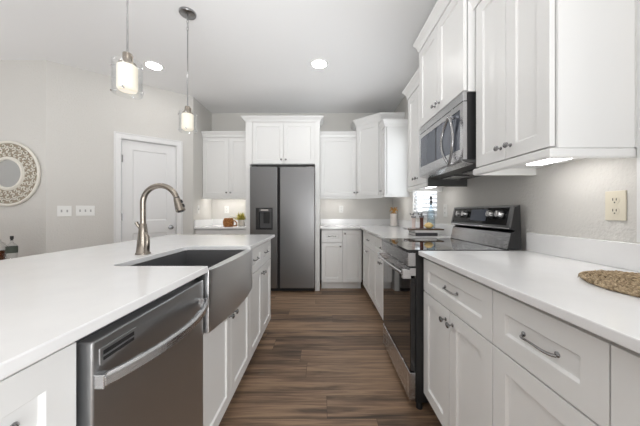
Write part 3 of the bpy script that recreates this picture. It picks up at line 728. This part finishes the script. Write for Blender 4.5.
def pendant(label, x, y, zbot):
    t = thing('pendant_light', label, 'pendant light', (x, y, zbot), 0, 'pendant lights over the island')
    H = CEIL-zbot; hs = .165; r = .066
    bm = BM(); lathe(bm, [(0, H-.028), (.012, H-.028), (.03, H-.026), (.062, H-.016), (.066, H-.008), (.066, H-.0005), (0, H-.0005)], seg=28); link('canopy', bm, 'pewter', t, smooth=True)
    ztop = H-.028
    zz = ztop; k = 0
    bm = BM()
    while k < 5:
        c_ = zz-.015; pts = []
        for i in range(12):
            a = 2*PI*i/12; q = .0075*math.cos(a); pts.append(((q, 0) if k % 2 else (0, q))+(c_+.019*math.sin(a),))
        tube(bm, pts, .002, 6, closed=True); zz -= .030; k += 1
    link('chain', bm, 'pewter', t, smooth=True)
    bm = BM(); tube(bm, [(0, 0, zz+.004), (0, 0, hs+.045)], .0045, 10); link('rod', bm, 'pewter', t, smooth=True)
    bm = BM(); lathe(bm, [(0, hs+.048), (.008, hs+.052), (.021, hs+.047), (.023, hs+.005), (.036, hs), (.040, hs-.008), (.040, hs-.016), (0, hs-.016)], seg=20)
    tube(bm, [(.026, 0, hs), (.026, 0, hs+.035)], .003, 6); tube(bm, [(-.026, 0, hs), (-.026, 0, hs+.02)], .003, 6)
    link('socket', bm, 'nickel', t, smooth=True)
    bm = BM(); lathe(bm, [(.041, hs-.016), (.045, hs-.02), (.0455, .03), (.038, .022), (0, .022)], seg=28); link('diffuser', bm, 'diffuser', t, smooth=True)
    bm = BM(); lathe(bm, [(r-.004, .004), (r-.004, hs), (r, hs), (r, .004), (r-.004, .004)], seg=32); link('glass_shade', bm, 'glass', t, smooth=True)
    bm = BM()
    for a in (.3, 1.87, 3.44, 5.01):
        for z in (.018, hs-.018):
            p = Vector((math.cos(a), math.sin(a), 0)); tube(bm, [p*.043+Vector((0, 0, z)), p*(r+.005)+Vector((0, 0, z))], .003, 6)
            tube(bm, [p*(r+.001)+Vector((0, 0, z)), p*(r+.007)+Vector((0, 0, z))], .006, 8)
    link('pin', bm, 'chrome', t)
pendant('nearer glass cylinder pendant with a glowing inner shade on a long rod', -1.005, 1.34, 1.735)
pendant('farther glass cylinder pendant, its round canopy and chain in view', -1.115, 2.15, 1.79)

# ------------------------------------------------------------------ round mirror
mr = thing('wall_mirror', 'round mirror with a wide whitewashed openwork frame on the grey wall', 'mirror', (-3.398, 2.818, 1.547))
R1, R2 = .352, .150
bm = BM(); lathe(bm, [(0, .008), (R2+.005, .008), (R2+.005, .001), (0, .001)], (0, 0, 0), 48, '-y'); link('mirror_glass', bm, 'mirror', mr)
bm = BM(); lathe(bm, [(R2, .001), (R1-.01, .001), (R1-.01, .008), (R2, .008), (R2, .001)], (0, 0, 0), 64, '-y'); link('backing', bm, 'frameback', mr)
def ringt(bm, R_, r_, y): tube(bm, [(R_*math.cos(2*PI*i/72), y, R_*math.sin(2*PI*i/72)) for i in range(72)], r_, 10, closed=True)
bm = BM(); ringt(bm, R1-.012, .0145, -.014); link('outer_ring', bm, 'frame', mr, smooth=True)
bm = BM(); ringt(bm, R2+.012, .0145, -.014); ringt(bm, R2+.03, .005, -.012); link('inner_ring', bm, 'frame', mr, smooth=True)
bm = BM()
for k in range(22):
    a0 = 2*PI*k/22
    for (rr, da, sz, ph, dirn) in ((.205, 0, .020, .0, 1), (.252, .143, .024, 1.2, -1), (.302, 0, .027, 2.4, 1), (.230, .143, .012, 0, 1), (.285, .13, .012, 2, -1)):
        a = a0+da; cx, cz = rr*math.cos(a), rr*math.sin(a); pts = []
        for i in range(13):
            t_ = i/12; q = sz*(1-.72*t_); b = ph+a+dirn*t_*5.2
            pts.append((cx+q*math.cos(b), -.013-.004*t_, cz+q*math.sin(b)))
        tube(bm, pts, [.0058-.002*i/12 for i in range(13)], 6)
link('scrollwork', bm, 'frame', mr, smooth=True)

# ------------------------------------------------------------------ switches and outlets
def switch_plate(label, loc, rot, gangs, h=.118, m='plate', kind='toggle', gw=.046, cat='switch', name='switch_plate'):
    t = thing(name, label, cat, loc, rot); w = .024+gw*gangs
    link('plate', box(BM(), -w/2, w/2, -.006, -.0005, -h/2, h/2), m, t, bevel=.002)
    for g in range(gangs):
        x = (g-(gangs-1)/2)*gw
        if kind == 'toggle': link('toggle', tube(box(BM(), x-.006, x+.006, -.0065, -.006, -.012, .012), [(x, -.006, 0), (x, -.016, .006)], .0038, 8), m if m != 'plate' else 'greyplastic', t) if False else \
            link('toggle', box(box(BM(), x-.0065, x+.0065, -.0068, -.006, -.014, .014), x-.004, x+.004, -.016, -.006, -.002, .009), 'toggle', t)
        else:
            for z in (-.0215, .0215):
                bm = BM(); lathe(bm, [(.0165, 0), (.0165, .0015), (0, .0016)], (x, -.0058, z), 20, '-y'); o = link('socket', bm, m, t)
                bm = BM(); box(bm, x-.0075, x-.005, -.0082, -.006, z-.001, z+.009); box(bm, x+.005, x+.0075, -.0082, -.006, z-.001, z+.008); box(bm, x-.002, x+.002, -.0082, -.006, z-.011, z-.006)
                link('slot', bm, 'slot', o)
def aw(px, z): s_ = wall_s(px); p = wpt(s_); return (p[0], p[1], z)
switch_plate('white double switch plate on the angled wall, the one nearer the mirror', aw(64.5, 1.143), TH, 2, gw=.046)
switch_plate('white triple switch plate on the angled wall, the one nearer the pantry door', aw(85.5, 1.147), TH, 3, gw=.046)
switch_plate('almond duplex outlet on the right wall above the near countertop', (XR, 1.035, 1.157), R, 1, kind='outlet', m='almond', gw=.050, cat='outlet', name='outlet')
switch_plate('white duplex outlet on the right wall between the range and the window', (XR, 2.47, 1.145), R, 1, kind='outlet', cat='outlet', name='outlet')
switch_plate('white duplex outlet on the back wall right of the refrigerator', (.31, YB, 1.18), 0, 1, kind='outlet', cat='outlet', name='outlet')
switch_plate('white duplex outlet on the back wall of the coffee nook', (-1.6, YB, 1.17), 0, 1, kind='outlet', cat='outlet', name='outlet')
switch_plate('white switch plate on the side wall of the coffee nook', (-1.85, 3.87, 1.17), Lr, 1, cat='switch')

# ------------------------------------------------------------------ placemat
mt = link('placemat', BM(), 'straw'); bpy.data.objects.remove(mt)
bm = BM(); cx, cy, ax, ay = .967, .705, .172, .212
prism(bm, [(math.cos(2*PI*i/40)*ax*.97, math.sin(2*PI*i/40)*ay*.97) for i in range(40)], .0005, .006)
nr = 13
for k in range(nr):
    f_ = (k+.6)/nr; n = int(24+70*f_)
    for ph in (0, PI):
        pts = []
        for i in range(n*2):
            a = 2*PI*i/(n*2); tw = a*n*.5+ph
            w_ = 1+.010*math.sin(7*a+k)
            pts.append(((ax*f_*w_+.0035*math.sin(tw))*math.cos(a), (ay*f_*w_+.0035*math.sin(tw))*math.sin(a), .0075+.0028*math.cos(tw)))
        tube(bm, pts, .0042, 5, closed=True)
for i in range(520):
    a = random.uniform(0, 2*PI); q = random.uniform(.1, 1.02); x, y = ax*q*math.cos(a), ay*q*math.sin(a); b = a+PI/2+random.gauss(0, .7); l_ = random.uniform(.008, .022)
    tube(bm, [(x, y, .010), (x+l_*.5*math.cos(b), y+l_*.5*math.sin(b), .0145), (x+l_*math.cos(b), y+l_*math.sin(b), .009)], .0011, 4)
mt = link('placemat', bm, 'straw', smooth=True); mt.location = (cx, cy, .9142)
tag(mt, 'oval woven seagrass placemat on the right countertop', 'placemat')

# ------------------------------------------------------------------ things on the far counter
b1 = thing('book', 'black covered book lying flat on the counter under the white book', 'book', (.945, 2.46, .9142))
def book(t, w, d, h, cover):
    bm = BM(); box(bm, -w/2, w/2, -d/2, d/2, 0, .003); box(bm, -w/2, w/2, -d/2, d/2, h-.003, h); box(bm, -w/2, w/2, -d/2, -d/2+.003, .003, h-.003)
    link('cover', bm, cover, t); link('pages', box(BM(), -w/2+.004, w/2-.005, -d/2+.003, d/2-.005, .003, h-.003), 'paper', t)
book(b1, .20, .20, .028, 'bookblack')
b2 = thing('book', 'white book lying on the black book under the serving board', 'book', (.945, 2.47, .9424)); book(b2, .195, .19, .022, 'paper')
sb = thing('serving_board', 'dark wooden serving board holding mills, a lemon and a bottle beside the range', 'board', (.955, 2.47, .9646))
bm = BM(); box(bm, -.155, .155, -.10, .10, 0, .012); link('board', bm, 'woodboard', sb, bevel=.003)
bm = BM(); tube(bm, [(-.155, -.03, .006), (-.175, -.03, .014), (-.175, .03, .014), (-.155, .03, .006)], .004, 8); link('handle', bm, 'pewter', sb, smooth=True)
ZT = .9768
def mill(label, x, y, m):
    t = thing('spice_mill', label, 'mill', (x, y, ZT))
    bm = BM(); lathe(bm, [(.019, 0), (.019, .01), (.016, .014), (.016, .088), (.018, .092), (.018, .10), (0, .10)], seg=20); link('body', bm, m, t, smooth=True)
    bm = BM(); lathe(bm, [(.018, .1), (.021, .105), (.021, .118), (.009, .124), (.006, .132), (.010, .138), (.008, .146), (0, .149)], seg=20); link('cap', bm, 'pewter', t, smooth=True)
    bm = BM(); tube(bm, [(0, 0, .13), (-.028, 0, .133)], .0035, 8); tube(bm, [(-.03, 0, .128), (-.03, 0, .145)], .006, 8); link('crank', bm, 'pewter', t, smooth=True)
mill('dark red pepper mill with a metal cap standing on the serving board', .93, 2.44, 'redmill')
mill('pale pink salt mill with a metal cap at the left end of the serving board', .862, 2.46, 'pinksalt')
lm = thing('lemon', 'yellow lemon lying in front of the clear bottle on the serving board', 'fruit', (.985, 2.41, ZT))
bm = BM(); lathe(bm, [(0, -.045), (.006, -.042), (.011, -.036), (.025, -.022), (.0295, 0), (.025, .022), (.011, .036), (.006, .042), (0, .044)], (0, 0, .0300), 24, 'x')
link('fruit_body', bm, 'lemon', lm, smooth=True)
bm = BM(); lathe(bm, [(0, -.048), (.003, -.047), (.004, -.043)], (0, 0, .03), 8, 'x'); link('stem_end', bm, 'woodboard', lm)
bt = thing('bottle', 'tall pale blue glass bottle with a dark stopper on the serving board', 'bottle', (1.035, 2.48, ZT))
bm = BM(); lathe(bm, [(0, 0), (.036, 0), (.038, .004), (.038, .14), (.034, .16), (.016, .19), (.012, .20), (.012, .235), (.014, .237), (.014, .243), (.009, .243), (.009, .2), (.03, .16), (.034, .14), (.034, .006), (0, .006)], seg=24)
for v in bm.verts:
    if .01 < v.co.z < .14: 
        a = math.atan2(v.co.y, v.co.x); v.co.x *= 1+.03*math.cos(a*8); v.co.y *= 1+.03*math.cos(a*8)
link('glass_body', bm, 'blueglass', bt, smooth=True)
bm = BM(); lathe(bm, [(0, .22), (.0085, .22), (.0085, .244), (.014, .246), (.014, .258), (.006, .264), (.006, .276), (.013, .284), (.012, .298), (.006, .306), (0, .308)], seg=16); link('stopper', bm, 'blackplastic', bt, smooth=True)

# ------------------------------------------------------------------ vase in the corner
vs = thing('vase', 'clear ribbed glass jar with a rosy filling and gold trimmings in the back corner', 'vase', (1.065, 3.88, .9142))
bm = BM(); lathe(bm, [(0, 0), (.062, 0), (.066, .004), (.064, .02), (.061, .12), (.064, .23), (.066, .235), (.061, .235), (.057, .12), (.06, .01), (0, .01)], seg=40)
for v in bm.verts:
    a = math.atan2(v.co.y, v.co.x); q = 1+.02*math.cos(a*10); v.co.x *= q; v.co.y *= q
link('glass_jar', bm, 'glass', vs, smooth=True)
bm = BM(); lathe(bm, [(0, .012), (.053, .012), (.052, .12), (.053, .19), (.03, .198), (0, .2)], seg=24); link('filling', bm, 'shell', vs, smooth=True)
bm = BM()
for k in range(9):
    a = 2*PI*k/9; c_ = Vector((.036*math.cos(a), .036*math.sin(a), .225+.012*(k % 2))); pts = []
    for i in range(11):
        b = 2*PI*i/10*.8; pts.append(c_+Vector((math.cos(a), math.sin(a), 0))*.022*math.cos(b)+Vector((0, 0, 1))*.028*math.sin(b))
    tube(bm, pts, .0055, 7)
for k in range(7):
    a = 2*PI*k/7+.3; tube(bm, [(0, 0, .2), (.02*math.cos(a), .02*math.sin(a), .26), (.05*math.cos(a), .05*math.sin(a), .285)], [.003, .004, .006], 6)
link('gold_trimming', bm, 'gold', vs, smooth=True)

# ------------------------------------------------------------------ coffee nook things
bk = thing('wicker_mug', 'orange brown wicker mug shaped basket lying on the coffee nook counter', 'basket', (-1.40, 3.87, .9142))
bm = BM()
for k in range(10):
    z = .008+.0125*k; r_ = .058+.012*math.sin(PI*k/9)-.004*(k > 7); n = 36
    tube(bm, [((r_+.003*math.cos(i*PI+k*PI))*math.cos(2*PI*i/n), (r_+.003*math.cos(i*PI+k*PI))*math.sin(2*PI*i/n), z) for i in range(n)], .0075, 7, closed=True)
lathe(bm, [(0, .002), (.055, .002), (.055, .008), (0, .008)], seg=24)
link('basket_body', bm, 'wicker', bk, smooth=True)
bm = BM(); tube(bm, [(.055, -.01, .085), (.095, -.012, .088), (.125, -.013, .060), (.132, -.013, .032), (.115, -.013, .012), (.07, -.012, .012)], .010, 9); link('handle', bm, 'wicker', bk, smooth=True)
pt = thing('potted_plant', 'small yellow green plant in a cream pot on the coffee nook counter', 'plant', (-1.262, 4.05, .9142))
bm = BM(); lathe(bm, [(0, 0), (.04, 0), (.044, .004), (.054, .085), (.056, .095), (.05, .095), (.048, .08), (0, .08)], seg=24); link('pot', bm, 'pot', pt, smooth=True)
bm = BM()
for k in range(80):
    a = random.uniform(0, 2*PI); l_ = random.uniform(.11, .19); el = random.uniform(.15, 1.3)
    el = max(el, .5) if math.cos(a) > .0 else el
    base = Vector((.025*math.cos(a), .025*math.sin(a), .088)); dr_ = Vector((math.cos(a)*math.cos(el), math.sin(a)*math.cos(el), math.sin(el)))
    sd = Vector((-math.sin(a), math.cos(a), 0)); pr = None
    for i in range(6):
        t_ = i/5; c_ = base+dr_*l_*t_+Vector((0, 0, -.035*t_*t_)); c_.x = min(c_.x, .11+.02*t_); w_ = .011*math.sin(PI*min(.97, t_*.9+.08)); q = [bm.verts.new(c_-sd*w_), bm.verts.new(c_+Vector((0, 0, .002))), bm.verts.new(c_+sd*w_)]
        if pr: bm.faces.new((pr[0], pr[1], q[1], q[0])); bm.faces.new((pr[1], pr[2], q[2], q[1]))
        pr = q
link('foliage', bm, 'leaf', pt)

# ------------------------------------------------------------------ console with bottles by the mirror
ct = thing('console_table', 'low wooden console table against the grey wall below the mirror', 'table', (-3.1, 2.45, 0))
link('tabletop', box(BM(), -.45, .30, -.17, .17, .60, .625), 'table', ct, bevel=.003)
for x in (-.42, .27):
    for y in (-.14, .14): link('leg', box(BM(), x-.02, x+.02, y-.02, y+.02, 0, .60), 'table', ct)
b = thing('bottle', 'clear liquor bottle with a dark label and black cork behind the island', 'bottle', (-2.868, 2.4, .6255))
bm = BM(); lathe(bm, [(0, 0), (.036, 0), (.038, .004), (.038, .185), (.034, .20), (.015, .222), (.012, .228), (.012, .255), (.009, .255), (.009, .226), (.031, .196), (.034, .18), (.034, .006), (0, .006)], seg=24); link('glass_body', bm, 'glass', b, smooth=True)
bm = BM(); lathe(bm, [(.0386, .13), (.0386, .19), (.0388, .19), (.0388, .13), (.0386, .13)], seg=24); link('bottle_label', bm, 'greenlabel', b, smooth=True)
bm = BM(); lathe(bm, [(0, .245), (.0085, .245), (.0085, .256), (.012, .257), (.012, .285), (0, .286)], seg=16); link('cork', bm, 'blackplastic', b, smooth=True)
b = thing('bottle', 'squat bottle of amber liquor at the left edge behind the island', 'bottle', (-2.963, 2.38, .6255))
bm = BM(); lathe(bm, [(0, 0), (.043, 0), (.046, .005), (.046, .20), (.042, .215), (.02, .235), (.016, .24), (.016, .255), (.012, .255), (.012, .238), (.038, .212), (.042, .2), (.042, .006), (0, .006)], seg=24); link('glass_body', bm, 'glass', b, smooth=True)
bm = BM(); lathe(bm, [(0, .008), (.0405, .008), (.0405, .155), (0, .156)], seg=24); link('liquor', bm, 'amber', b, smooth=True)
